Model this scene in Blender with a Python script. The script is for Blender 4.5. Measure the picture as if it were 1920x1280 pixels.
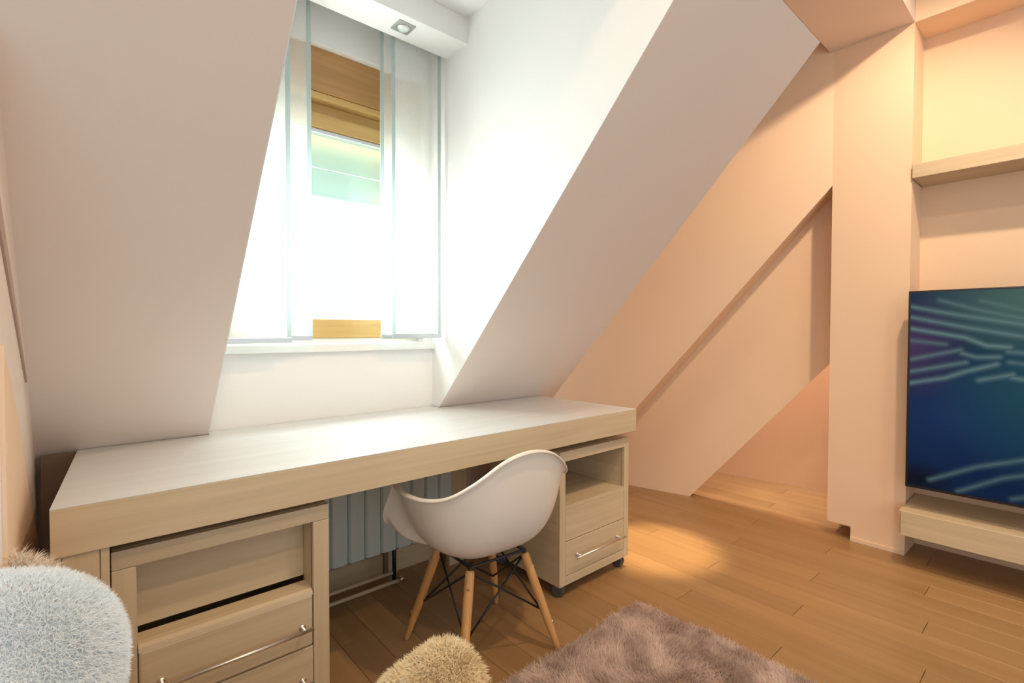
import bpy, bmesh, math, random
import numpy as np
from mathutils import Matrix, Vector
random.seed(7)
rng = np.random.default_rng(11)
for o in list(bpy.data.objects):
    bpy.data.objects.remove(o)
sc = bpy.context.scene
COL = sc.collection

# ------------------------------------------------------------------ camera
def rig():
    yaw, pit, rol = math.radians(48.89), math.radians(1.266), math.radians(-.116)
    f = Vector((math.cos(pit)*math.cos(yaw), math.cos(pit)*math.sin(yaw), -math.sin(pit)))
    r = Vector((math.sin(yaw), -math.cos(yaw), 0)); d = f.cross(r)
    R = math.cos(rol)*r + math.sin(rol)*d
    D = -math.sin(rol)*r + math.cos(rol)*d
    m = Matrix((R, -D, -f)).transposed().to_4x4()
    m.translation = (0, 0, 1.12)
    return m
cd = bpy.data.cameras.new('camera'); cam = bpy.data.objects.new('camera', cd); COL.objects.link(cam)
cam.matrix_world = rig(); cd.sensor_width = 36; cd.sensor_fit = 'HORIZONTAL'
cd.lens = 932*36/1920; cd.clip_start = .02
sc.camera = cam

# ------------------------------------------------------------------ world, large lights, exposure
w = bpy.data.worlds.new('world'); sc.world = w; w.use_nodes = True
bg = w.node_tree.nodes['Background']
bg.inputs[0].default_value = (.94, .985, 1, 1); bg.inputs[1].default_value = .82
sc.view_settings.view_transform = 'Standard'; sc.view_settings.look = 'None'
sc.view_settings.gamma = 1; sc.view_settings.use_curve_mapping = False
sc.view_settings.exposure = .52

def area(name, loc, rot, sx, sy, power, col):
    l = bpy.data.lights.new(name, 'AREA'); l.shape = 'RECTANGLE'; l.size = sx; l.size_y = sy
    l.energy = power; l.color = col
    o = bpy.data.objects.new(name, l); COL.objects.link(o); o.location = loc
    o.rotation_euler = rot
    return o
# daylight entering by the dormer window
area('window_daylight', (.82, 2.36, 1.62), (math.radians(-90), 0, 0), .82, 1.08, 42, (.85, .95, 1))

# ------------------------------------------------------------------ materials
def mat(name, col, rough=.5, metal=0, spec=.5, bump=0, bscale=200, var=0, vscale=3, **kw):
    m = bpy.data.materials.new(name); m.use_nodes = True
    nt = m.node_tree; b = nt.nodes['Principled BSDF']
    b.inputs['Base Color'].default_value = (*col, 1)
    b.inputs['Roughness'].default_value = rough; b.inputs['Metallic'].default_value = metal
    b.inputs['Specular IOR Level'].default_value = spec
    for k, v in kw.items():
        b.inputs[k].default_value = v
    tc = nt.nodes.new('ShaderNodeTexCoord')
    if var:
        n = nt.nodes.new('ShaderNodeTexNoise'); n.inputs['Scale'].default_value = vscale; n.inputs['Detail'].default_value = 4
        nt.links.new(tc.outputs['Object'], n.inputs['Vector'])
        r = nt.nodes.new('ShaderNodeValToRGB')
        r.color_ramp.elements[0].position = .3; r.color_ramp.elements[1].position = .7
        r.color_ramp.elements[0].color = (*[c*(1-var) for c in col], 1)
        r.color_ramp.elements[1].color = (*[min(1, c*(1+var)) for c in col], 1)
        nt.links.new(n.outputs['Fac'], r.inputs['Fac']); nt.links.new(r.outputs['Color'], b.inputs['Base Color'])
    if bump:
        n2 = nt.nodes.new('ShaderNodeTexNoise'); n2.inputs['Scale'].default_value = bscale
        nt.links.new(tc.outputs['Object'], n2.inputs['Vector'])
        bp = nt.nodes.new('ShaderNodeBump'); bp.inputs['Strength'].default_value = bump; bp.inputs['Distance'].default_value = .002
        nt.links.new(n2.outputs['Fac'], bp.inputs['Height']); nt.links.new(bp.outputs['Normal'], b.inputs['Normal'])
    return m

# wood grain runs along the given axis
def wood(name, c0, c1, axis, rough=.4, fine=1.0, rand=0, spec=.5, contrast=(.3, .7)):
    m = bpy.data.materials.new(name); m.use_nodes = True
    nt = m.node_tree; b = nt.nodes['Principled BSDF']; N = nt.nodes.new; L = nt.links.new
    tc = N('ShaderNodeTexCoord'); mp = N('ShaderNodeMapping')
    s = [38*fine]*3; s[axis] = 1.6*fine
    mp.inputs['Scale'].default_value = s
    L(tc.outputs['Object'], mp.inputs['Vector'])
    oi = N('ShaderNodeObjectInfo')
    if rand:
        cm = N('ShaderNodeCombineXYZ'); ml = N('ShaderNodeMath'); ml.operation = 'MULTIPLY'; ml.inputs[1].default_value = 37
        L(oi.outputs['Random'], ml.inputs[0])
        for i in range(3): L(ml.outputs[0], cm.inputs[i])
        L(cm.outputs[0], mp.inputs['Location'])
    n = N('ShaderNodeTexNoise'); n.inputs['Scale'].default_value = 1; n.inputs['Detail'].default_value = 6; n.inputs['Roughness'].default_value = .62
    n.inputs['Distortion'].default_value = .4
    L(mp.outputs[0], n.inputs['Vector'])
    r = N('ShaderNodeValToRGB')
    r.color_ramp.elements[0].position = contrast[0]; r.color_ramp.elements[1].position = contrast[1]
    r.color_ramp.elements[0].color = (*c0, 1); r.color_ramp.elements[1].color = (*c1, 1)
    L(n.outputs['Fac'], r.inputs['Fac'])
    out = r.outputs['Color']
    if rand:
        hs = N('ShaderNodeHueSaturation'); mr = N('ShaderNodeMapRange')
        mr.inputs['To Min'].default_value = 1-rand; mr.inputs['To Max'].default_value = 1+rand
        L(oi.outputs['Random'], mr.inputs['Value']); L(mr.outputs[0], hs.inputs['Value']); L(out, hs.inputs['Color'])
        out = hs.outputs['Color']
    L(out, b.inputs['Base Color'])
    b.inputs['Roughness'].default_value = rough; b.inputs['Specular IOR Level'].default_value = spec
    bp = N('ShaderNodeBump'); bp.inputs['Strength'].default_value = .12; bp.inputs['Distance'].default_value = .001
    L(n.outputs['Fac'], bp.inputs['Height']); L(bp.outputs['Normal'], b.inputs['Normal'])
    return m

M = {}
M['paint'] = mat('white_wall_paint', (.85, .745, .67), .65, spec=.25, bump=.05, bscale=350)
M['dormer'] = mat('dormer_white_paint', (.87, .85, .83), .6, spec=.25, bump=.05, bscale=350)
M['peach'] = mat('peach_wall_paint', (.87, .63, .435), .6, spec=.25, bump=.05, bscale=350)  # more orange than the nook walls
M['beam'] = mat('beam_paint', (.80, .66, .57), .65, spec=.2)
M['ceil'] = mat('ceiling_paint', (.86, .80, .75), .7, spec=.2)
OAK0, OAK1 = (.56, .43, .27), (.66, .525, .35)
M['oak_x'] = wood('pale_oak_grain_across', OAK0, OAK1, 0, .42)
M['oak_y'] = wood('pale_oak_grain_deep', OAK0, OAK1, 1, .42)
M['oak_z'] = wood('pale_oak_grain_upright', OAK0, OAK1, 2, .42)
M['desk'] = wood('oak_desk_top_with_sheen', (.655, .665, .665), (.72, .73, .73), 0, .24, .8)  # bluish-white window sheen put into the colour of the oak top
M['frame_x'] = wood('honey_oak_grain_across', (.38, .185, .058), (.52, .275, .10), 0, .4)
M['rail_x'] = wood('light_honey_oak', (.50, .30, .095), (.66, .42, .15), 0, .35)
M['frame_z'] = wood('honey_oak_grain_upright', (.42, .20, .055), (.60, .32, .105), 2, .4)
M['plank'] = wood('oak_floor_plank', (.32, .178, .074), (.41, .24, .108), 1, .33, .55, .08, contrast=(.25, .75))
M['sub'] = mat('dark_subfloor', (.10, .055, .025), .8)
M['leg'] = wood('beech_chair_leg', (.55, .27, .09), (.70, .38, .14), 2, .4)
M['shell'] = mat('white_plastic_shell', (.85, .78, .69), .34, spec=.5)
M['black'] = mat('black_metal', (.012, .012, .013), .45)
M['rubber'] = mat('dark_grey_rubber', (.075, .070, .068), .5)
M['grey'] = mat('grey_plastic', (.22, .21, .20), .45)
M['steel'] = mat('brushed_steel', (.80, .77, .72), .36, 1)
M['alu'] = mat('aluminium_rail', (.66, .70, .72), .35, .9)
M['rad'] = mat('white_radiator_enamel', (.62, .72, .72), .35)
M['sill'] = mat('white_sill_paint', (.88, .87, .82), .4)
M['dark'] = mat('dark_gap_board', (.20, .13, .09), .7)  # shade tone for the desk-end gap, also the brown of a valve pipe
M['strip'] = mat('rose_brown_edge', (.50, .37, .31), .7)
M['tvb'] = mat('black_tv_bezel', (.01, .01, .014), .3)
M['pad'] = mat('grey_linen_upholstery', (.45, .41, .37), .9, bump=.4, bscale=600)

def fabric_sheer():
    m = bpy.data.materials.new('sheer_white_fabric'); m.use_nodes = True
    nt = m.node_tree; nt.nodes.clear(); N = nt.nodes.new; L = nt.links.new
    out = N('ShaderNodeOutputMaterial'); tr = N('ShaderNodeBsdfTransparent'); tl = N('ShaderNodeBsdfTranslucent'); df = N('ShaderNodeBsdfDiffuse')
    tl.inputs[0].default_value = (.93, .96, .94, 1); df.inputs[0].default_value = (.88, .90, .88, 1)
    tc = N('ShaderNodeTexCoord'); mp = N('ShaderNodeMapping'); mp.inputs['Scale'].default_value = (900, 900, 60)
    n = N('ShaderNodeTexNoise'); n.inputs['Scale'].default_value = 1
    L(tc.outputs['Object'], mp.inputs[0]); L(mp.outputs[0], n.inputs['Vector'])
    mr = N('ShaderNodeMapRange'); mr.inputs['To Min'].default_value = .48; mr.inputs['To Max'].default_value = .60
    L(n.outputs['Fac'], mr.inputs['Value'])
    a = N('ShaderNodeMixShader'); a.inputs[0].default_value = .45; L(tl.outputs[0], a.inputs[1]); L(df.outputs[0], a.inputs[2])
    b = N('ShaderNodeMixShader'); L(mr.outputs[0], b.inputs[0]); L(tr.outputs[0], b.inputs[1]); L(a.outputs[0], b.inputs[2])
    L(b.outputs[0], out.inputs[0])
    return m
M['sheer'] = fabric_sheer()
def translucent(name, col, mix, gloss=0):
    m = bpy.data.materials.new(name); m.use_nodes = True
    nt = m.node_tree; nt.nodes.clear(); N = nt.nodes.new; L = nt.links.new
    out = N('ShaderNodeOutputMaterial'); tl = N('ShaderNodeBsdfTranslucent'); df = N('ShaderNodeBsdfDiffuse')
    tl.inputs[0].default_value = (*col, 1); df.inputs[0].default_value = (*col, 1)
    a = N('ShaderNodeMixShader'); a.inputs[0].default_value = mix; L(tl.outputs[0], a.inputs[1]); L(df.outputs[0], a.inputs[2])
    L(a.outputs[0], out.inputs[0]); return m
M['hem'] = translucent('double_fabric_hem', (.66, .74, .73), .5)
M['shutter'] = translucent('mint_grey_blind', (.52, .68, .65), 1.0)
def glass():
    m = bpy.data.materials.new('window_glass'); m.use_nodes = True
    nt = m.node_tree; nt.nodes.clear(); N = nt.nodes.new; L = nt.links.new
    out = N('ShaderNodeOutputMaterial'); tr = N('ShaderNodeBsdfTransparent'); gl = N('ShaderNodeBsdfGlossy'); fr = N('ShaderNodeValue'); fr.outputs[0].default_value = .04
    tr.inputs[0].default_value = (.95, .985, .97, 1); gl.inputs['Roughness'].default_value = .02
    a = N('ShaderNodeMixShader'); L(fr.outputs[0], a.inputs[0]); L(tr.outputs[0], a.inputs[1]); L(gl.outputs[0], a.inputs[2])
    L(a.outputs[0], out.inputs[0]); return m
M['glass'] = glass()

# ------------------------------------------------------------------ helpers
def link(name, me, m, parent=None, bevel=0, smooth=False, seg=2):
    o = bpy.data.objects.new(name, me); COL.objects.link(o)
    if m is not None: me.materials.append(M[m] if isinstance(m, str) else m)
    if smooth:
        me.polygons.foreach_set('use_smooth', [True]*len(me.polygons))
    if bevel:
        b = o.modifiers.new('bevel', 'BEVEL'); b.width = bevel; b.segments = seg; b.limit_method = 'ANGLE'
        b.angle_limit = math.radians(40)
    if parent is not None:
        o.parent = parent
        if parent.type == 'EMPTY':
            o.matrix_parent_inverse = Matrix.Translation(-Vector(parent.location))
    return o
def from_bm(bm, name='m'):
    bmesh.ops.recalc_face_normals(bm, faces=bm.faces)
    me = bpy.data.meshes.new(name); bm.to_mesh(me); bm.free(); return me
def add_box(bm, x0, x1, y0, y1, z0, z1):
    v = [bm.verts.new(p) for p in ((x0,y0,z0),(x1,y0,z0),(x1,y1,z0),(x0,y1,z0),(x0,y0,z1),(x1,y0,z1),(x1,y1,z1),(x0,y1,z1))]
    for f in ((0,3,2,1),(4,5,6,7),(0,1,5,4),(1,2,6,5),(2,3,7,6),(3,0,4,7)):
        bm.faces.new([v[i] for i in f])
def add_prism(bm, a, b):
    """two matching point rings a and b joined into a solid"""
    va = [bm.verts.new(p) for p in a]; vb = [bm.verts.new(p) for p in b]; n = len(a)
    bm.faces.new(va); bm.faces.new(vb[::-1])
    for i in range(n): bm.faces.new((va[i], vb[i], vb[(i+1) % n], va[(i+1) % n]))
def add_tube(bm, pts, rad, seg=10, cap=True):
    pts = [Vector(p) for p in pts]; rings = []
    rad = rad if hasattr(rad, '__len__') else [rad]*len(pts)
    for i, p in enumerate(pts):
        t = (pts[min(i+1, len(pts)-1)]-pts[max(i-1, 0)]).normalized()
        u = t.cross(Vector((0, 0, 1)) if abs(t.z) < .9 else Vector((1, 0, 0))).normalized(); v = t.cross(u)
        rings.append([bm.verts.new(p+rad[i]*(math.cos(k*2*math.pi/seg)*u+math.sin(k*2*math.pi/seg)*v)) for k in range(seg)])
    for a, b in zip(rings, rings[1:]):
        for k in range(seg): bm.faces.new((a[k], a[(k+1) % seg], b[(k+1) % seg], b[k]))
    if cap: bm.faces.new(rings[0][::-1]); bm.faces.new(rings[-1])
def box(name, x0, x1, y0, y1, z0, z1, m, parent=None, bevel=.0015):
    bm = bmesh.new(); add_box(bm, x0, x1, y0, y1, z0, z1)
    return link(name, from_bm(bm), m, parent, bevel)
def boxes(name, lst, m, parent=None, bevel=.0015):
    bm = bmesh.new()
    for b in lst: add_box(bm, *b)
    return link(name, from_bm(bm), m, parent, bevel)
def prism(name, a, b, m, parent=None, bevel=0):
    bm = bmesh.new(); add_prism(bm, a, b); return link(name, from_bm(bm), m, parent, bevel)
def tube(name, pts, rad, m, parent=None, seg=12, smooth=True):
    bm = bmesh.new(); add_tube(bm, pts, rad, seg); return link(name, from_bm(bm), m, parent, 0, smooth)
def thing(name, loc, label, cat, group=None):
    o = bpy.data.objects.new(name, None); COL.objects.link(o); o.location = loc
    o.empty_display_size = .1; o['label'] = label; o['category'] = cat
    if group: o['group'] = group
    return o
def tag(o, label, cat, group=None):
    o['label'] = label; o['category'] = cat
    if group: o['group'] = group
    return o
def struct(o, label):
    o['kind'] = 'structure'; o['label'] = label; o['category'] = o.name.split('_')[0].split('.')[0]
    return o

# ------------------------------------------------------------------ floor
fl = box('floor', -2.6, 4.3, -2.6, 3.4, -.12, -.016, 'sub'); struct(fl, 'honey oak plank floor')
PW, PL = .118, 1.18
bm = bmesh.new(); add_box(bm, .0006, PW-.0006, .0008, PL-.0008, -.016, 0); bmesh.ops.bevel(bm, geom=[e for e in bm.edges if all(v.co.z > -.001 for v in e.verts)], offset=.0008, segments=1, affect='EDGES')
pm = from_bm(bm, 'plank'); pm.materials.append(M['plank'])
i = 0; x = -1.2
while x < 4.18:
    y = -1.9 + (i*.41) % PL - PL*.5
    while y < 3.25:
        if x > .2 or y < 2.2:
            p = bpy.data.objects.new('plank', pm); COL.objects.link(p); p.parent = fl; p.location = (x, y, 0)
        y += PL
    x += PW; i += 1

# ------------------------------------------------------------------ nook: sloping roof with the dormer cut into it
SY, SZ, K = 2.0, .755, .9364
def sl(z): return SY-K*(z-SZ)
ring = [(sl(.65), .65), (sl(2.19), 2.19), (sl(2.19)+.04, 2.25), (2.5, 2.25), (2.5, .65)]
def wedge(name, x0, x1, label):
    o = prism(name, [(x0, y, z) for y, z in ring], [(x1, y, z) for y, z in ring], 'paint'); return struct(o, label)
wedge('wall_slope_left', -.1, .335, 'sloping attic wall left of the dormer window')
XC, XE = 1.29, 2.085
wedge('wall_slope_right', XC, XE, 'sloping attic wall right of the dormer window')
struct(box('wall_knee', -.1, XE, 2.1, 2.5, 0, .65, 'paint'), 'low wall behind the desk and radiator')
struct(box('wall_window', .335, XC, 2.06, 2.40, .65, 1.03, 'dormer'), 'white wall between window sill and desk')
struct(box('wall_window_head', .335, XC, 2.07, 2.40, 2.29, 2.47, 'dormer'), 'wall strip above the oak window head')
struct(boxes('wall_window_jambs', [(.335, .40, 2.065, 2.40, 1.03, 2.29), (1.25, XC, 2.065, 2.40, 1.03, 2.29)], 'dormer'), 'narrow wall strips either side of the window')
# cheeks: thin white plaster linings over the sides of the dormer opening
def cheek(name, x0, x1, label):
    r = [(2.065, .757), (2.065, 2.47), (.66, 2.47), (sl(2.19), 2.19), (sl(.757), .757)]
    return struct(prism(name, [(x0, y, z) for y, z in r], [(x1, y, z) for y, z in r], 'dormer'), label)
cheek('wall_cheek_right', XC-.004, XC-.0002, 'white side wall of the dormer to the right of the window')
cheek('wall_cheek_left', .3352, .339, 'white side wall of the dormer to the left of the window')
struct(boxes('wall_dormer_upper', [(XC, 1.37, .70, 2.4, 2.25, 2.56), (.255, .335, .70, 2.4, 2.25, 2.56)], 'dormer'), 'upper outer sides of the dormer')
struct(box('ceiling_dormer', .25, 1.38, .66, 2.4, 2.47, 2.56, 'dormer'), 'ceiling of the dormer')
struct(box('trim_1', .335, XC, 1.77, 1.93, 2.357, 2.47, 'dormer'), 'white bulkhead boxing in front of the curtain track')
# window sill
struct(box('trim_2', .337, XC-.003, 2.04, 2.13, 1.03, 1.064, 'sill', None, .004), 'white window sill board')

# left stub wall with its diagonal edge strips
lw = struct(box('wall_left', -.24, -.1, 1.18, 2.5, 0, 2.25, 'paint'), 'short wall at the left end of the desk')
def diag(name, pts, x0, x1, m, parent=None):
    return prism(name, [(x0, y, z) for y, z in pts], [(x1, y, z) for y, z in pts], m, parent)
d1 = diag('edge_strip', [(1.19, 1.352), (1.19, 1.295), (1.70, .99), (1.70, 1.0)], -.1, -.096, 'strip', lw)
d2 = diag('lower_panel', [(1.182, 1.095), (1.182, .01), (2.06, .01), (2.06, .46), (1.76, .65), (1.45, .92)], -.1, -.094, 'peach', lw)

# ------------------------------------------------------------------ right side: skewed gable wall with a triangular opening
def gx(y, off=0): return 3.1+off-.25*(y-.905)
def gable(name, pts, off, th, m, label):
    a = [(gx(y, off), y, z) for y, z in pts]; b = [(gx(y, off)+th, y+th*.25, z) for y, z in pts]
    return struct(prism(name, a, b, m), label)
gable('wall_gable', [(.905, 2.9), (3.3, 2.9), (3.3, 0), (2.455, 0), (.918, 1.895), (.905, 1.91)], 0, .2, 'peach', 'peach gable wall with a diagonal lower edge')
gable('wall_gable_inner', [(.93, 2.9), (3.3, 2.9), (3.3, 0), (1.725, 0), (.958, .936), (.93, .97)], .21, .07, 'peach', 'set-back peach wall with a diagonal lower edge resting on the floor')
a = [(4.045, .3), (3.70, 2.6)]
struct(prism('wall_recess', [(a[0][0], a[0][1], 0), (a[1][0], a[1][1], 0), (a[1][0], a[1][1], 2.9), (a[0][0], a[0][1], 2.9)],
      [(a[0][0]+.1, a[0][1], 0), (a[1][0]+.1, a[1][1], 0), (a[1][0]+.1, a[1][1], 2.9), (a[0][0]+.1, a[0][1], 2.9)], 'peach'), 'deep back wall behind the triangular opening')
YC0, YC1 = .563, .905
struct(boxes('wall_column', [(3.1, 3.34, YC0, .795, 0, 2.9), (3.1, 3.31, .795, YC1, .076, 2.9), (3.31, 3.40, .795, YC1, 0, .5)], 'peach', None, 0), 'peach column beside the television niche')
struct(box('baseboard_column', 3.092, 3.1, YC0, .795, 0, .022, 'peach'), 'thin skirting at the foot of the column')
struct(box('wall_niche', 3.32, 3.45, -2.6, YC0+.02, 0, 2.9, 'peach'), 'peach back wall of the television niche')
struct(box('wall_niche_head', 3.1, 3.33, -2.6, YC0, 2.628, 2.9, 'peach'), 'wall above the television niche')
struct(box('trim_3', -.5, 3.1, .563, .925, 2.63, 2.9, 'beam'), 'ceiling beam running to the column')
struct(box('ceiling', -2.6, 4.3, -2.6, 3.4, 2.9, 3.0, 'ceil'), 'main ceiling')
struct(box('wall_outer', -.3, XE, 2.42, 2.5, 2.25, 2.9, 'paint'), 'outer wall above the sloping attic walls')
struct(box('wall_back', 2.0, 4.3, 3.2, 3.4, 0, 2.9, 'peach'), 'wall beyond the desk nook')
struct(box('wall_end', 4.2, 4.3, -2.6, 3.4, 0, 2.9, 'peach'), 'end wall behind the niche')

# ------------------------------------------------------------------ window
win = bpy.data.objects.new('window_1', None); COL.objects.link(win); win.location = (.82, 2.1, 1.065); struct(win, 'honey oak framed dormer window')
box('head_board', .40, 1.25, 2.10, 2.19, 2.112, 2.29, 'frame_x', win, .002)
boxes('jamb', [(.40, .455, 2.10, 2.19, 1.10, 2.112)], 'frame_z', win); boxes('jamb', [(1.195, 1.25, 2.10, 2.19, 1.10, 2.112)], 'frame_z', win)
box('frame_bead', .455, 1.195, 2.104, 2.19, 2.082, 2.112, 'rail_x', win, .006)
box('head_rail', .455, 1.195, 2.150, 2.19, 2.034, 2.082, 'rail_x', win, .003)
box('top_rail', .455, 1.195, 2.120, 2.17, 1.966, 2.034, 'rail_x', win, .008)
box('weather_strip', .455, 1.195, 2.121, 2.16, 1.948, 1.964, 'alu', win, .002)
box('bottom_rail', .455, 1.195, 2.12, 2.17, 1.086, 1.168, 'rail_x', win, .004)
box('frame_base', .40, 1.25, 2.13, 2.19, 1.064, 1.086, 'sill', win, .002)
for x0, x1 in ((.40, .455), (1.195, 1.25)): box('frame_foot', x0, x1, 2.11, 2.19, 1.086, 1.10, 'sill', win, .001)
for x0, x1 in ((.455, .53), (1.12, 1.195)): box('stile', x0, x1, 2.125, 2.17, 1.168, 1.966, 'frame_z', win, .004)
box('pane', .53, 1.12, 2.146, 2.152, 1.168, 1.966, 'glass', win, 0)
bl = thing('roller_blind', (.82, 2.23, 1.70), 'pale mint grey exterior blind half lowered outside the window', 'blind')
box('slat', .42, 1.23, 2.225, 2.230, 1.835, 1.990, 'shutter', bl, .001)
box('slat', .42, 1.23, 2.225, 2.230, 1.722, 1.832, 'shutter', bl, .001)
box('bottom_bar', .42, 1.23, 2.222, 2.233, 1.708, 1.722, 'shutter', bl, .002)

# panel curtains
def panel(label, x0, x1, y, z0, hemL, hemR, ztop=2.465):
    t = thing('panel_curtain', ((x0+x1)/2, y, z0), label, 'curtain', 'sheer panel curtains')
    nx, nz = 8, 24
    bm = bmesh.new(); g = []
    for i in range(nx+1):
        g.append([])
        for j in range(nz+1):
            f = i/nx; h = j/nz
            g[i].append(bm.verts.new((x0+(x1-x0)*f, y+.0025*math.sin(f*5+h*4), z0+.018+(ztop-z0-.018)*h)))
    for i in range(nx):
        for j in range(nz): bm.faces.new((g[i][j], g[i+1][j], g[i+1][j+1], g[i][j+1]))
    link('fabric', from_bm(bm), 'sheer', t, 0, True)
    for on, a, b in ((hemL, x0-.0005, x0+.016), (hemR, x1-.016, x1+.0005)):
        if on: box('hem', a, b, y-.0035, y-.002, z0+.018, ztop, 'hem', t, 0)
    box('bottom_bar', x0, x1, y-.007, y+.005, z0, z0+.020, 'alu', t, .002)
    box('top_carrier', x0, x1, y-.006, y+.006, ztop-.02, ztop, 'alu', t, .001)
    return t
panel('sheer white panel curtain hanging against the left dormer side', .342, .605, 1.958, 1.072, 0, 1)
panel('sheer white panel curtain bordering the clear window gap on its left', .41, .694, 1.99, 1.080, 0, 1)
panel('narrow-edged sheer panel curtain bordering the clear window gap on its right', .985, 1.2, 1.99, 1.083, 1, 0)
panel('sheer white panel curtain hanging against the right dormer side', 1.022, 1.268, 1.958, 1.086, 1, 1)
box_t = tag(box('curtain_track', .342, 1.283, 1.94, 2.01, 2.462, 2.469, 'alu'), 'aluminium curtain track hidden behind the white bulkhead', 'curtain track')

# downlight on the bulkhead
sp = thing('downlight', (1.016, 1.843, 2.357), 'square grey recessed downlight in the white bulkhead', 'downlight')
bm = bmesh.new(); add_box(bm, .978, 1.054, 1.805, 1.881, 2.352, 2.3575); link('bezel', from_bm(bm), mat('satin_nickel', (.45, .46, .45), .4, .7), sp, .003)
tube('lamp_ring', [(1.016, 1.843, 2.352), (1.016, 1.843, 2.348)], [.028, .027], 'steel', sp, 28)
tube('lens', [(1.016, 1.843, 2.349), (1.016, 1.843, 2.3465)], [.023, .021], mat('frosted_lens', (.75, .80, .76), .3), sp, 28)

# ------------------------------------------------------------------ desk
dk = thing('desk', (.96, 1.7, 0), 'long pale oak desk built wall to wall under the dormer window', 'desk')
pts = [(-.049, 1.366), (1.966, 1.366), (1.946, 1.997), (1.284, 1.997), (1.284, 2.057), (.341, 2.057), (.341, 1.997), (-.006, 1.997)]
prism('desk_core', [(x, y, .652) for x, y in pts], [(x, y, .753) for x, y in pts], 'oak_x', dk, .0015)
prism('desk_top', [(x, y, .7531) for x, y in pts], [(x, y, .755) for x, y in pts], 'desk', dk, .0004)
box('side_board', -.049, -.0325, 1.372, 1.40, 0, .651, 'oak_z', dk)
box('side_board', -.0315, .0285, 1.372, 1.40, 0, .651, 'oak_z', dk)
box('side_board', .0295, .045, 1.372, 1.40, 0, .651, 'oak_z', dk)
box('side_panel', -.045, -.03, 1.40, 2.0, 0, .651, 'oak_y', dk)
box('gap_shade_board', -.088, -.012, 1.982, 1.994, 0, .752, 'dark', dk)  # added dark board standing in for the shade in the desk-end gap
box('back_post', 1.315, 1.415, 1.955, 1.985, 0, .651, 'oak_z', dk)
box('back_post', 1.86, 1.94, 1.95, 2.03, 0, .651, 'oak_z', dk)

# mobile pedestals
def wheel(bm, c, r, wd, ang):
    u = Vector((math.cos(ang), math.sin(ang), 0))
    for s in (-1, 1):
        a = Vector(c)+u*s*wd*.25; b = Vector(c)+u*s*wd
        add_tube(bm, [a, a+(b-a)*.15, a+(b-a)*.7, b], [r*.9, r, r, r*.82], 18)
def caster(x, y, parent, ztop, ang):
    r = .0285
    bm = bmesh.new(); wheel(bm, (x, y, r), r, .016, ang); c = link('caster', from_bm(bm), 'rubber', parent, 0, False)
    bm = bmesh.new(); add_tube(bm, [(x, y, ztop), (x, y, ztop-.006)], .02, 16); add_tube(bm, [(x, y, ztop-.004), (x, y, r)], .006, 10)
    link('caster_fork', from_bm(bm), 'grey', c)
def handle(x0, x1, y, z, parent, inset=.02):
    bm = bmesh.new(); yb = y-.028
    add_tube(bm, [(x0, yb, z), (x1, yb, z)], .0048, 12)
    for x in (x0+inset, x1-inset):
        add_tube(bm, [(x, y+.0005, z), (x, y-.004, z), (x, y-.004, z), (x, yb, z)], [.0085, .0085, .0045, .0045], 12)
    return link('handle', from_bm(bm), 'steel', parent, 0, True)

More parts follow.
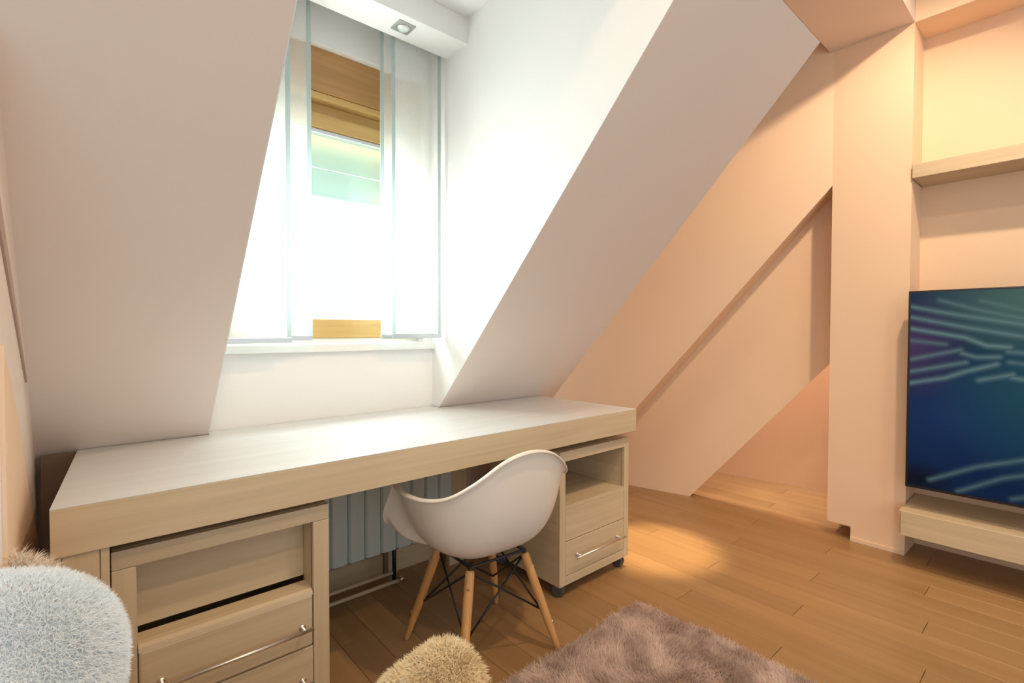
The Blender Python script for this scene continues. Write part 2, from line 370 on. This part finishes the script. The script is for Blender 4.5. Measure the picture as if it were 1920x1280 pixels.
def pedestal(x0, x1, y0, y1, z0, z1, left, label):
    t = thing('mobile_pedestal', ((x0+x1)/2, (y0+y1)/2, 0), label, 'cabinet', 'mobile pedestals under the desk')
    st = .044 if left else .034
    zr = z1-.042; zo = .395 if left else .388; zm = .238; zb = .094
    th = .018
    # carcass
    boxes('side_panel', [(x0, x0+th, y0+.018, y1, z0, z1-.018)], 'oak_y', t); boxes('side_panel', [(x1-th, x1, y0+.018, y1, z0, z1-.018)], 'oak_y', t)
    box('back_panel', x0+th, x1-th, y1-.012, y1, z0, z1-.018, 'oak_z', t)
    box('top_panel', x0, x1, y0+.018, y1, z1-.018, z1, 'oak_x', t)
    box('base_panel', x0+th, x1-th, y0+.018, y1-.012, z0, z0+.018, 'oak_x', t)
    # front frame
    box('top_rail', x0, x1, y0, y0+.0175, zr, z1, 'oak_x', t)
    box('stile', x0, x0+st, y0, y0+.0175, z0, zr-.0008, 'oak_z', t); box('stile', x1-st, x1, y0, y0+.0175, z0, zr-.0008, 'oak_z', t)
    box('bottom_rail', x0+st, x1-st, y0, y0+.0175, z0, zb-.0025, 'oak_x', t)
    a, b = x0+st+.0018, x1-st-.0018
    if left:
        box('niche_back', a, b, y0+.075, y0+.085, zo+.014, zr+.02, 'oak_x', t)
        box('niche_cheek', b-.0005, b+.0012, y0+.0178, y0+.075, zo-.01, zr, 'oak_z', t); box('niche_cheek', a-.0012, a+.0005, y0+.0178, y0+.075, zo-.01, zr, 'oak_z', t)
        # drawer with a rounded top lip, pulled slightly below the niche back
        d = box('drawer_front', a, b, y0+.0005, y0+.064, zm+.0015, zo-.012, 'oak_x', t, .006)
        bm = bmesh.new()
        prof = [(y0+.001, zo-.014), (y0+.004, zo-.004), (y0+.012, zo+.002), (y0+.024, zo+.004), (y0+.064, zo+.004), (y0+.064, zo-.012), (y0+.004, zo-.0128)]
        add_prism(bm, [(a, y, z) for y, z in prof], [(b, y, z) for y, z in prof]); link('drawer_lip', from_bm(bm), 'oak_x', d)
        handle(a+.02, b-.008, y0, .300, d, .022)
        d2 = box('drawer_front', a, b, y0+.0005, y0+.02, zb, zm-.0015, 'oak_x', t); handle(a+.02, b-.008, y0, .150, d2, .022)
    else:
        box('niche_floor', a-.002, b+.002, y0+.001, y1-.012, zo-.018, zo, 'oak_x', t)
        box('niche_lining', b, b+.0015, y0+.018, y1-.012, zo, zr, 'oak_y', t)
        box('drawer_front', a, b, y0+.0005, y0+.02, zm+.0015, zo-.0185, 'oak_x', t)
        d2 = box('drawer_front', a, b, y0+.0005, y0+.02, zb, zm-.0015, 'oak_x', t); handle(a+.042, b-.022, y0, .168, d2, .03)
    for i, (cx, cy) in enumerate(((x0+.03, y0+.035), (x1-.035, y0+.035), (x0+.035, y1-.05), (x1-.035, y1-.05))):
        caster(cx, cy, t, z0, (.5, .25, 1.1, .1)[i])
    return t
pedestal(.048, .531, 1.40, 1.87, .054, .627, True, 'pale oak pedestal with recessed niche and long steel drawer bars beside the fluffy cushions')
pedestal(1.485, 1.957, 1.40, 1.86, .054, .618, False, 'pale oak wheeled pedestal with open niche behind the white chair')

# ------------------------------------------------------------------ radiator
rd = thing('radiator', (1.0, 2.0, 0), 'white sectional radiator mounted under the desk', 'radiator')
bm = bmesh.new()
W2 = .0705
prof = [(-W2/2, .012), (-W2/2+.006, .002), (-W2/2+.014, 0), (W2/2-.014, 0), (W2/2-.006, .002), (W2/2, .012), (W2/2, .02), (.012, .03), (.012, .085), (-.012, .085), (-.012, .03), (-W2/2, .02)]
add_prism(bm, [(px, 1.95+py, .165) for px, py in prof], [(px, 1.95+py, .60) for px, py in prof])
sm = from_bm(bm, 'section'); sm.materials.append(M['rad'])
for i in range(10):
    o = bpy.data.objects.new('section', sm); COL.objects.link(o); o.parent = rd
    o.matrix_parent_inverse = Matrix.Translation(-Vector(rd.location)); o.location = (.641+i*.0725, 0, 0)
tube('header_tube', [(.61, 2.005, .20), (1.33, 2.005, .20)], .014, 'rad', rd); tube('header_tube', [(.61, 2.005, .565), (1.33, 2.005, .565)], .014, 'rad', rd)
tube('valve_pipe', [(1.035, 1.972, .215), (1.035, 1.972, .012)], .009, 'black', rd)
tube('valve_pipe', [(1.000, 1.985, .215), (1.000, 1.985, .06)], .012, 'dark', rd)
tube('supply_pipe', [(.56, 1.975, .055), (1.05, 1.975, .055)], .008, 'oak_x', rd); tube('supply_pipe', [(.56, 1.955, .022), (1.06, 1.955, .022)], .008, 'oak_x', rd)
tube('valve_cap', [(1.055, 1.955, .03), (1.055, 1.935, .03)], .010, 'steel', rd)
struct(box('baseboard_knee', -.09, XE, 2.078, 2.1, 0, .10, 'oak_x'), 'oak skirting behind the radiator')

# ------------------------------------------------------------------ chair
CX, CY = 1.068, 1.389
ch = thing('armchair', (CX, CY, 0), 'white moulded shell armchair on splayed beech legs at the desk', 'chair')
ROT = math.radians(-4)
def cl(p):
    x, y, z = p; c, s = math.cos(ROT), math.sin(ROT)
    return (CX+c*x-s*y, CY+s*x+c*y, z)
half = [(0, -.268, .747), (.09, -.262, .728), (.165, -.235, .674), (.225, -.175, .622), (.262, -.10, .602), (.275, -.02, .596),
        (.276, .05, .597), (.266, .105, .600), (.252, .140, .592), (.257, .165, .550), (.269, .178, .500), (.270, .186, .465), (.245, .200, .432), (.170, .224, .404), (.08, .236, .394), (0, .238, .390)]
ctrl = half+[(-x, y, z) for x, y, z in half[-2:0:-1]]
def catmull(P, n):
    out = []; N = len(P)
    for i in range(N):
        p0, p1, p2, p3 = (np.array(P[(i+k-1) % N]) for k in range(4))
        for t in np.arange(n)/n:
            out.append(.5*((2*p1)+(-p0+p2)*t+(2*p0-5*p1+4*p2-p3)*t*t+(-p0+3*p1-3*p2+p3)*t**3))
    return out
rim = catmull(ctrl, 3)
bm = bmesh.new(); rings = []
S0 = np.array([0, -.015, .358]); ts = [.10, .22, .36, .48, .58, .68, .78, .87, .94, .985]
for R in rim:
    hz = max(0, (R[2]-.39)/.35)
    p1 = np.array([R[0]*.86, (R[1]+.01)*.84, S0[2]-.012]); fz = .42+.06*hz
    arm = math.exp(-((R[1]-.13)/.09)**2)*min(1, hz*3)
    p2 = np.array([R[0]*(.90-.04*hz-.05*arm), R[1]*(.93-.02*hz), S0[2]+(R[2]-S0[2])*fz])
    row = [bm.verts.new(cl((1-t)**3*S0+3*t*(1-t)**2*p1+3*t*t*(1-t)*p2+t**3*R)) for t in ts]
    out = np.array([R[0], R[1]*.9, 0]); out /= np.linalg.norm(out)+1e-6
    row.append(bm.verts.new(cl(R+out*.004+np.array([0, 0, .002])))); row.append(bm.verts.new(cl(R+out*.013+np.array([0, 0, .001])))); row.append(bm.verts.new(cl(R+out*.018+np.array([0, 0, -.005]))))
    rings.append(row)
c0 = bm.verts.new(cl(S0)); n = len(rings)
for i in range(n):
    a, b = rings[i], rings[(i+1) % n]
    bm.faces.new((c0, a[0], b[0]))
    for k in range(len(a)-1): bm.faces.new((a[k], a[k+1], b[k+1], b[k]))
sh = link('shell', from_bm(bm), 'shell', ch, 0, True)
so = sh.modifiers.new('thickness', 'SOLIDIFY'); so.thickness = .006; so.offset = 0
sh.modifiers.new('smooth', 'SUBSURF').levels = 1; sh.modifiers['smooth'].render_levels = 2
feet = {}
for k, (sx, sy) in enumerate(((-1, 1), (1, -1), (1, 1), (-1, -1))):
    f = Vector((sx*.200, sy*.190, 0)); tp = Vector((sx*.112, sy*.105, .340))
    feet[(sx, sy)] = (f, tp)
    lg = tube('leg', [cl(f.lerp(tp, q)) for q in (0, .03, .35, .75, .97, 1)], [.0095, .0105, .0150, .0160, .0155, .013], 'leg', ch, 16)
    o = Vector((sx, sy, 0)).normalized()
    for q in (.30, .86):
        bm = bmesh.new(); p = f.lerp(tp, q)+o*.0135; add_tube(bm, [cl(p), cl(p+o*.0035)], .0055, 12)
        link('screw', from_bm(bm), 'steel', lg)
    bm = bmesh.new(); add_tube(bm, [cl(f+Vector((0, 0, .0005))), cl(f+Vector((0, 0, .006)))], .0100, 12); link('glide', from_bm(bm), 'grey', lg)
    bm = bmesh.new(); i2 = tp*1.0; i2.x *= .95; i2.y *= .95
    add_tube(bm, [cl(f.lerp(tp, .86)), cl(tp+Vector((0, 0, .012))), cl((tp.x*.88, tp.y*.88, .358))], .0065, 10); link('bracket', from_bm(bm), 'black', ch)
order = [(-1, -1), (1, -1), (1, 1), (-1, 1)]
for i in range(4):
    for a, b in ((order[i], order[(i+1) % 4]), (order[(i+1) % 4], order[i])):
        fa, ta = feet[a]; fb, tb = feet[b]
        p = ta.lerp(fa, .02); q = fb.lerp(tb, .42)
        ctr = Vector((0, 0, q.z)); q = q+(ctr-q).normalized()*.012
        tube('brace', [cl(p*.97+Vector((0, 0, .010))), cl(q)], .0036, 'black', ch, 8)
bm = bmesh.new()
for s in (-1, 1): add_tube(bm, [cl((-.112, s*.105, .349)), cl((.112, s*.105, .349))], .005, 8); add_tube(bm, [cl((s*.112, -.105, .349)), cl((s*.112, .105, .349))], .005, 8)
link('mount_frame', from_bm(bm), 'black', ch)

# ------------------------------------------------------------------ television, media shelf, wall shelf
def tv_mat():
    m = bpy.data.materials.new('tv_picture'); m.use_nodes = True
    nt = m.node_tree; nt.nodes.clear(); N = nt.nodes.new; L = nt.links.new
    out = N('ShaderNodeOutputMaterial'); tc = N('ShaderNodeTexCoord'); sx = N('ShaderNodeSeparateXYZ'); L(tc.outputs['UV'], sx.inputs[0])
    def math_(op, a, b=None, clamp=False):
        n = N('ShaderNodeMath'); n.operation = op; n.use_clamp = clamp
        for i, v in enumerate((a, b)):
            if v is None: continue
            if isinstance(v, (int, float)): n.inputs[i].default_value = v
            else: L(v, n.inputs[i])
        return n.outputs[0]
    U, V = sx.outputs[0], sx.outputs[1]      # in TV heights from the upper left corner
    def blob(cu, cv, ru, rv):
        du = math_('DIVIDE', math_('SUBTRACT', U, cu), ru); dv = math_('DIVIDE', math_('SUBTRACT', V, cv), rv)
        d = math_('ADD', math_('MULTIPLY', du, du), math_('MULTIPLY', dv, dv))
        return math_('SUBTRACT', 1.0, math_('SQRT', d), True)
    col = None
    def mix(fac, c):
        nonlocal col
        n = N('ShaderNodeMix'); n.data_type = 'RGBA'; L(fac, n.inputs['Factor'])
        if col is None: n.inputs['A'].default_value = (.006, .018, .055, 1)
        else: L(col, n.inputs['A'])
        n.inputs['B'].default_value = (*c, 1); col = n.outputs['Result']
    mix(blob(.15, .62, .5, .32), (.013, .032, .098))
    mix(blob(.62, .45, .55, .50), (.014, .085, .105))
    mix(blob(.48, .05, .50, .28), (.080, .155, .125))
    mix(blob(.02, .28, .22, .28), (.065, .035, .095))
    mix(blob(1.2, .5, .6, .7), (.03, .11, .16))
    mix(blob(.05, .95, .16, .10), (.006, .006, .010))
    segs = [(0.124, 0.052, 0.273, 0.107, 0.5),
            (0.273, 0.107, 0.863, 0.271, 0.5),
            (0.014, 0.08, 0.182, 0.123, 0.75),
            (0.182, 0.123, 0.864, 0.27, 0.75),
            (0.014, 0.133, 0.22, 0.185, 0.75),
            (0.22, 0.185, 0.864, 0.326, 0.75),
            (0.015, 0.191, 0.22, 0.234, 0.9),
            (0.22, 0.234, 0.293, 0.27, 0.9),
            (0.293, 0.27, 0.37, 0.276, 0.9),
            (0.011, 0.25, 0.147, 0.267, 0.5),
            (0.013, 0.347, 0.137, 0.311, 0.6),
            (0.137, 0.311, 0.203, 0.293, 0.6),
            (0.014, 0.409, 0.222, 0.352, 0.65),
            (0.014, 0.467, 0.149, 0.431, 0.8),
            (0.149, 0.431, 0.224, 0.395, 0.8),
            (0.224, 0.395, 0.329, 0.356, 0.8),
            (0.209, 0.309, 0.259, 0.326, 0.7),
            (0.259, 0.326, 0.337, 0.322, 0.7),
            (0.27, 0.434, 0.381, 0.4, 0.7),
            (0.381, 0.414, 0.867, 0.499, 0.7),
            (0.366, 0.297, 0.865, 0.33, 0.6),
            (0.371, 0.344, 0.866, 0.414, 0.5),
            (0.272, 0.059, 0.863, 0.278, 0.4),
            (0.098, 0.944, 0.267, 0.845, 0.5),
            (0.267, 0.845, 0.874, 0.598, 0.5),
            (0.205, 0.976, 0.355, 0.88, 0.45),
            (0.355, 0.88, 0.875, 0.661, 0.45),
            (0.39, 0.967, 0.877, 0.743, 0.4)]
    tot = None
    for a0, b0, a1, b1, s in segs:
        du, dv = a1-a0, b1-b0; l2 = du*du+dv*dv
        pu, pv = math_('SUBTRACT', U, a0), math_('SUBTRACT', V, b0)
        t = math_('DIVIDE', math_('ADD', math_('MULTIPLY', pu, du), math_('MULTIPLY', pv, dv)), l2, True)
        eu, ev = math_('SUBTRACT', pu, math_('MULTIPLY', t, du)), math_('SUBTRACT', pv, math_('MULTIPLY', t, dv))
        d = math_('SQRT', math_('ADD', math_('MULTIPLY', eu, eu), math_('MULTIPLY', ev, ev)))
        q = math_('SUBTRACT', 1.0, math_('DIVIDE', d, .026), True); g = math_('MULTIPLY', math_('MULTIPLY', q, q), s*1.1)
        tot = g if tot is None else math_('MAXIMUM', tot, g)
    mix(tot, (.13, .215, .21))
    em = N('ShaderNodeEmission'); L(col, em.inputs[0]); em.inputs[1].default_value = .58
    gl = N('ShaderNodeBsdfGlossy'); gl.inputs['Roughness'].default_value = .15; fr = N('ShaderNodeFresnel'); fr.inputs[0].default_value = 1.2
    ms = N('ShaderNodeMixShader'); L(fr.outputs[0], ms.inputs[0]); L(em.outputs[0], ms.inputs[1]); L(gl.outputs[0], ms.inputs[2])
    L(ms.outputs[0], out.inputs[0]); return m
TY, TX, TZ0, TZ1 = .546, 2.985, .376, 1.311
tv = thing('television', (TX, TY-.83, TZ0), 'large flat television showing a dark blue leaf picture', 'television')
TWD = 1.66
box('casing', TX, TX+.045, TY-TWD, TY, TZ0, TZ1, 'tvb', tv, .004)
bm = bmesh.new(); H = TZ1-TZ0; e = .010
vs = [bm.verts.new((TX-.0008, y, z)) for y, z in ((TY-e, TZ1-e), (TY-TWD+e, TZ1-e), (TY-TWD+e, TZ0+e*1.4), (TY-e, TZ0+e*1.4))]
f = bm.faces.new(vs); uvl = bm.loops.layers.uv.new('UVMap')
for lp in f.loops: lp[uvl].uv = ((TY-lp.vert.co.y)/H, (TZ1-lp.vert.co.z)/H)
me = bpy.data.meshes.new('screen'); bm.to_mesh(me); bm.free(); link('screen', me, tv_mat(), tv)
box('wall_bracket', TX+.045, 3.30, TY-1.1, TY-.55, .65, 1.05, 'black', tv)
ms_ = thing('media_shelf', (3.1, -.3, .155), 'floating pale oak media box under the television', 'shelf')
box('body', 2.945, 3.319, -1.5, YC0-.003, .157, .268, 'oak_y', ms_, .0015)
box('front_panel', 2.928, 2.9445, -1.5, .549, .155, .270, 'oak_y', ms_, .0015)
sf = tag(box('wall_shelf', 3.083, 3.319, -1.5, YC0-.004, 1.868, 1.934, 'oak_y', None, .0015), 'pale oak shelf in the niche above the television', 'shelf')

# ------------------------------------------------------------------ fur helper
def fur(name, P, Nn, length, width, m, parent=None, lean=.6, droop=.25, flow=None, jit=.35):
    n = len(P); r = rng.normal(size=(n, 3)); D = Nn+lean*r*.6
    if flow is not None: D = D+flow
    D /= np.linalg.norm(D, axis=1, keepdims=True)
    Ln = length*(1-jit+2*jit*rng.random((n, 1)))
    mid = P+D*Ln*.5; D2 = D+.5*lean*rng.normal(size=(n, 3))*.6+np.array([0, 0, -droop]); D2 /= np.linalg.norm(D2, axis=1, keepdims=True)
    tip = mid+D2*Ln*.5
    S = np.cross(D, rng.normal(size=(n, 3))); S /= np.linalg.norm(S, axis=1, keepdims=True); S *= width/2
    V = np.stack([P-S, P+S, mid-S*.8, mid+S*.8, tip], 1).reshape(-1, 3)
    b = (np.arange(n)*5)[:, None]
    loops = np.concatenate([b+np.array([[0, 1, 3]]), b+np.array([[0, 3, 2]]), b+np.array([[2, 3, 4]])], 1).ravel()
    me = bpy.data.meshes.new(name); me.vertices.add(len(V)); me.vertices.foreach_set('co', V.ravel())
    me.loops.add(len(loops)); me.loops.foreach_set('vertex_index', loops.astype(np.int32))
    me.polygons.add(3*n); me.polygons.foreach_set('loop_start', np.arange(3*n, dtype=np.int32)*3)
    me.update(calc_edges=True)
    o = link(name, me, m, parent); o['kind'] = 'stuff'; return o
def fur_mat(name, c0, c1, scale):
    m = mat(name, c0, .85, spec=.15)
    nt = m.node_tree; b = nt.nodes['Principled BSDF']; tc = nt.nodes.new('ShaderNodeTexCoord')
    n = nt.nodes.new('ShaderNodeTexNoise'); n.inputs['Scale'].default_value = scale; n.inputs['Detail'].default_value = 5
    r = nt.nodes.new('ShaderNodeValToRGB'); r.color_ramp.elements[0].position = .38; r.color_ramp.elements[1].position = .62
    r.color_ramp.elements[0].color = (*c0, 1); r.color_ramp.elements[1].color = (*c1, 1)
    nt.links.new(tc.outputs['Object'], n.inputs['Vector']); nt.links.new(n.outputs['Fac'], r.inputs[0]); nt.links.new(r.outputs[0], b.inputs['Base Color'])
    tl = nt.nodes.new('ShaderNodeBsdfTranslucent'); nt.links.new(r.outputs[0], tl.inputs[0])      # thin fibres let light through
    mx = nt.nodes.new('ShaderNodeMixShader'); mx.inputs[0].default_value = .5
    nt.links.new(b.outputs[0], mx.inputs[1]); nt.links.new(tl.outputs[0], mx.inputs[2]); nt.links.new(mx.outputs[0], nt.nodes['Material Output'].inputs[0])
    return m
M['fur_white'] = fur_mat('white_shag', (.93, .965, .99), (.96, .985, 1.0), 12)
M['fur_cream'] = fur_mat('cream_shag', (.84, .70, .47), (.93, .82, .60), 30)
M['fur_beige'] = fur_mat('beige_shag', (.84, .72, .58), (.94, .85, .74), 30)
M['cloth_cream'] = mat('cream_cushion_cloth', (.70, .60, .45), .9)
M['rug_pile'] = fur_mat('taupe_pile', (.66, .53, .465), (.95, .83, .76), 10)
M['rug_back'] = mat('taupe_rug_backing', (.50, .39, .34), .95)

# rug
RX0, RX1, RY0, RY1 = .64, 1.722, -.45, 1.168
rg = thing('rug', ((RX0+RX1)/2, (RY0+RY1)/2, 0), 'taupe shaggy rug on the floor in front of the chair', 'rug')
bk = box('backing', RX0, RX1, RY0, RY1, .0005, .010, 'rug_back', rg, .003)
nst = 150000
P = np.stack([rng.uniform(RX0, RX1, nst), rng.uniform(RY0, RY1, nst), np.full(nst, .009)], 1)
P = P[(P[:, 0]*.657+P[:, 1]*.753) > .75]
cr = .05; q = (P[:, 0] > RX1-cr) & (P[:, 1] > RY1-cr) & (np.hypot(P[:, 0]-RX1+cr, P[:, 1]-RY1+cr) > cr); P = P[~q]
fl_ = np.stack([np.sin(P[:, 0]*9+2*np.sin(P[:, 1]*7)), np.cos(P[:, 1]*11+2*np.sin(P[:, 0]*6)), 0*P[:, 0]], 1)*.75
pile = fur('pile', P, np.tile([0, 0, 1.], (len(P), 1)), .026, .0026, 'rug_pile', rg, .7, .35, fl_)

# cushions
def cushion(name, label, c, R, semi, ex, furm, nf, length, width, front=None, side=None, group='shaggy cushions'):
    """superellipsoid pillow; R columns are its width, height and thickness axes"""
    c = np.array(c); R = np.array(R)
    t = thing(name, tuple(c), label, 'cushion', group)
    def surf(u, v):
        sp_ = lambda a, e: np.sign(a)*np.abs(a)**e
        x = semi[0]*sp_(np.cos(v), .75)*sp_(np.cos(u), ex); y = semi[1]*sp_(np.cos(v), .75)*sp_(np.sin(u), ex); z = semi[2]*sp_(np.sin(v), 1)
        return np.stack([x, y, z], -1)
    bm = bmesh.new(); g = []
    nu, nv = 40, 20
    for j in range(1, nv):
        v = -math.pi/2+math.pi*j/nv
        g.append([bm.verts.new(c+R@surf(np.array(2*math.pi*i/nu), np.array(v))) for i in range(nu)])
    for a, b in zip(g, g[1:]):
        for i in range(nu): bm.faces.new((a[i], a[(i+1) % nu], b[(i+1) % nu], b[i]))
    for ring_, sg in ((g[0], -1), (g[-1], 1)):
        p = bm.verts.new(c+R@np.array([0, 0, sg*semi[2]]))
        for i in range(nu): bm.faces.new((p, ring_[i], ring_[(i+1) % nu]))
    link('cover', from_bm(bm), side or furm, t, 0, True)
    u = rng.uniform(0, 2*np.pi, nf); v = np.arcsin(rng.uniform(-1, 1, nf))
    if front is not None: u, v = u[v > front], v[v > front]
    P = surf(u, v); e = 1e-3
    nu_ = np.cross(surf(u+e, v)-P, surf(u, v+e)-P); nu_ /= np.linalg.norm(nu_, axis=1, keepdims=True)+1e-9
    nu_ *= np.sign((nu_*P).sum(1, keepdims=True))
    fur('shag', c+P@R.T, nu_@R.T, length, width, furm, t, .75, .45)
    return t
F = np.array([.657, .753, 0]); LT = np.array([.753, -.657, 0]); UP = np.array([0, 0, 1.])
def at(px, py, d):
    return F*d+LT*((px-960)/932*d)+np.array([0, 0, 1.12-(py-620)/932*d])
def frame(tilt, roll, turn=0):
    """width, height, thickness axes of a pillow facing the camera, leaning back by tilt"""
    a = LT*math.cos(turn)+F*math.sin(turn); b = -F*math.cos(turn)+LT*math.sin(turn)
    th = b*math.cos(tilt)+UP*math.sin(tilt); h = UP*math.cos(tilt)-b*math.sin(tilt)
    w_ = a*math.cos(roll)+h*math.sin(roll); h2 = h*math.cos(roll)-a*math.sin(roll)
    return np.stack([w_, h2, th], 1)
cushion('cushion', 'large white shaggy fur cushion propped up in front of the oak side board', at(-50, 1334, .64), frame(.55, .0, .1), (.150, .155, .10), .9, 'fur_white', 100000, .012, .0017)
cushion('cushion', 'beige shaggy cushion tucked behind the white one by the end wall', at(-18, 1190, .83), frame(.1, -.1), (.105, .112, .03), .8, 'fur_beige', 16000, .026, .0022)
cushion('cushion', 'cream shaggy cushion with a plain cloth back beside the chair legs', at(818, 1376, .70), frame(.45, .75, -.35), (.092, .092, .048), .62, 'fur_cream', 40000, .013, .0018, -.1, 'cloth_cream')

# low daybed carrying the cushions (below the picture)
db = thing('daybed', (F[0]*.3, F[1]*.3, 0), 'low grey linen daybed under the shaggy cushions', 'bed')
def slab(name, d0, d1, l0, l1, z0, z1, m, bev):
    r = [(d0, l0), (d0, l1), (d1, l1), (d1, l0)]
    return prism(name, [tuple(F*d+LT*l+UP*z0) for d, l in r], [tuple(F*d+LT*l+UP*z1) for d, l in r], m, db, bev)
slab('mattress', -.2, .80, -.86, .06, .24, .430, 'pad', .03)
slab('base', -.18, .78, -.84, .04, .06, .24, 'oak_x', .005)
for d, l in ((-.15, -.8), (-.15, 0), (.72, -.8), (.72, 0)): slab('leg', d, d+.05, l, l+.04, .0, .06, 'black', .002)

# ------------------------------------------------------------------ unseen ceiling spotlights, added to warm the room and its right side
def spot(loc, target, power, col, size, label, soft=.04):
    t = thing('added_ceiling_spot', loc, label, 'downlight', 'added unseen ceiling spots')
    x, y, z = loc
    tube('bezel', [(x, y, z), (x, y, z-.006)], [.045, .042], 'steel', t, 24)
    m = bpy.data.materials.get('added_spot_lens')
    if m is None:
        m = bpy.data.materials.new('added_spot_lens'); m.use_nodes = True; b = m.node_tree.nodes['Principled BSDF']
        b.inputs['Emission Color'].default_value = (1, .8, .55, 1); b.inputs['Emission Strength'].default_value = 4
    tube('lens', [(x, y, z-.006), (x, y, z-.008)], [.03, .028], m, t, 24)
    l = bpy.data.lights.new('spot_light', 'SPOT'); l.energy = power; l.color = col; l.spot_size = math.radians(size); l.spot_blend = .8; l.shadow_soft_size = soft
    o = bpy.data.objects.new('spot_light', l); COL.objects.link(o); o.location = (x, y, z-.02)
    o.rotation_euler = (Vector(target)-Vector(loc)).to_track_quat('-Z', 'Y').to_euler()
WARM = (1, .74, .46)
spot((2.35, 1.30, 2.9), (2.24, 1.43, 0), 420, (1, .78, .48), 15, 'added unseen warm spot making the floor pool by the desk end')
spot((2.2, .1, 2.9), (3.1, .8, 1.4), 85, (1, .78, .55), 100, 'added unseen warm spot lighting the column')
spot((1.6, -.9, 2.9), (3.3, -.7, 1.4), 24, (1, .80, .60), 100, 'added unseen warm spot lighting the television niche')
spot((1.15, .25, 2.9), (1.25, .9, .2), 52, WARM, 110, 'added unseen warm spot above the rug')
spot((.2, -.4, 2.9), (.2, .9, .7), 36, WARM, 115, 'added unseen warm spot above the daybed')
spot((3.62, 1.30, 2.9), (3.95, 1.5, .4), 230, (1, .90, .80), 110, 'added unseen warm spot lighting the recess behind the gable wall', .3)
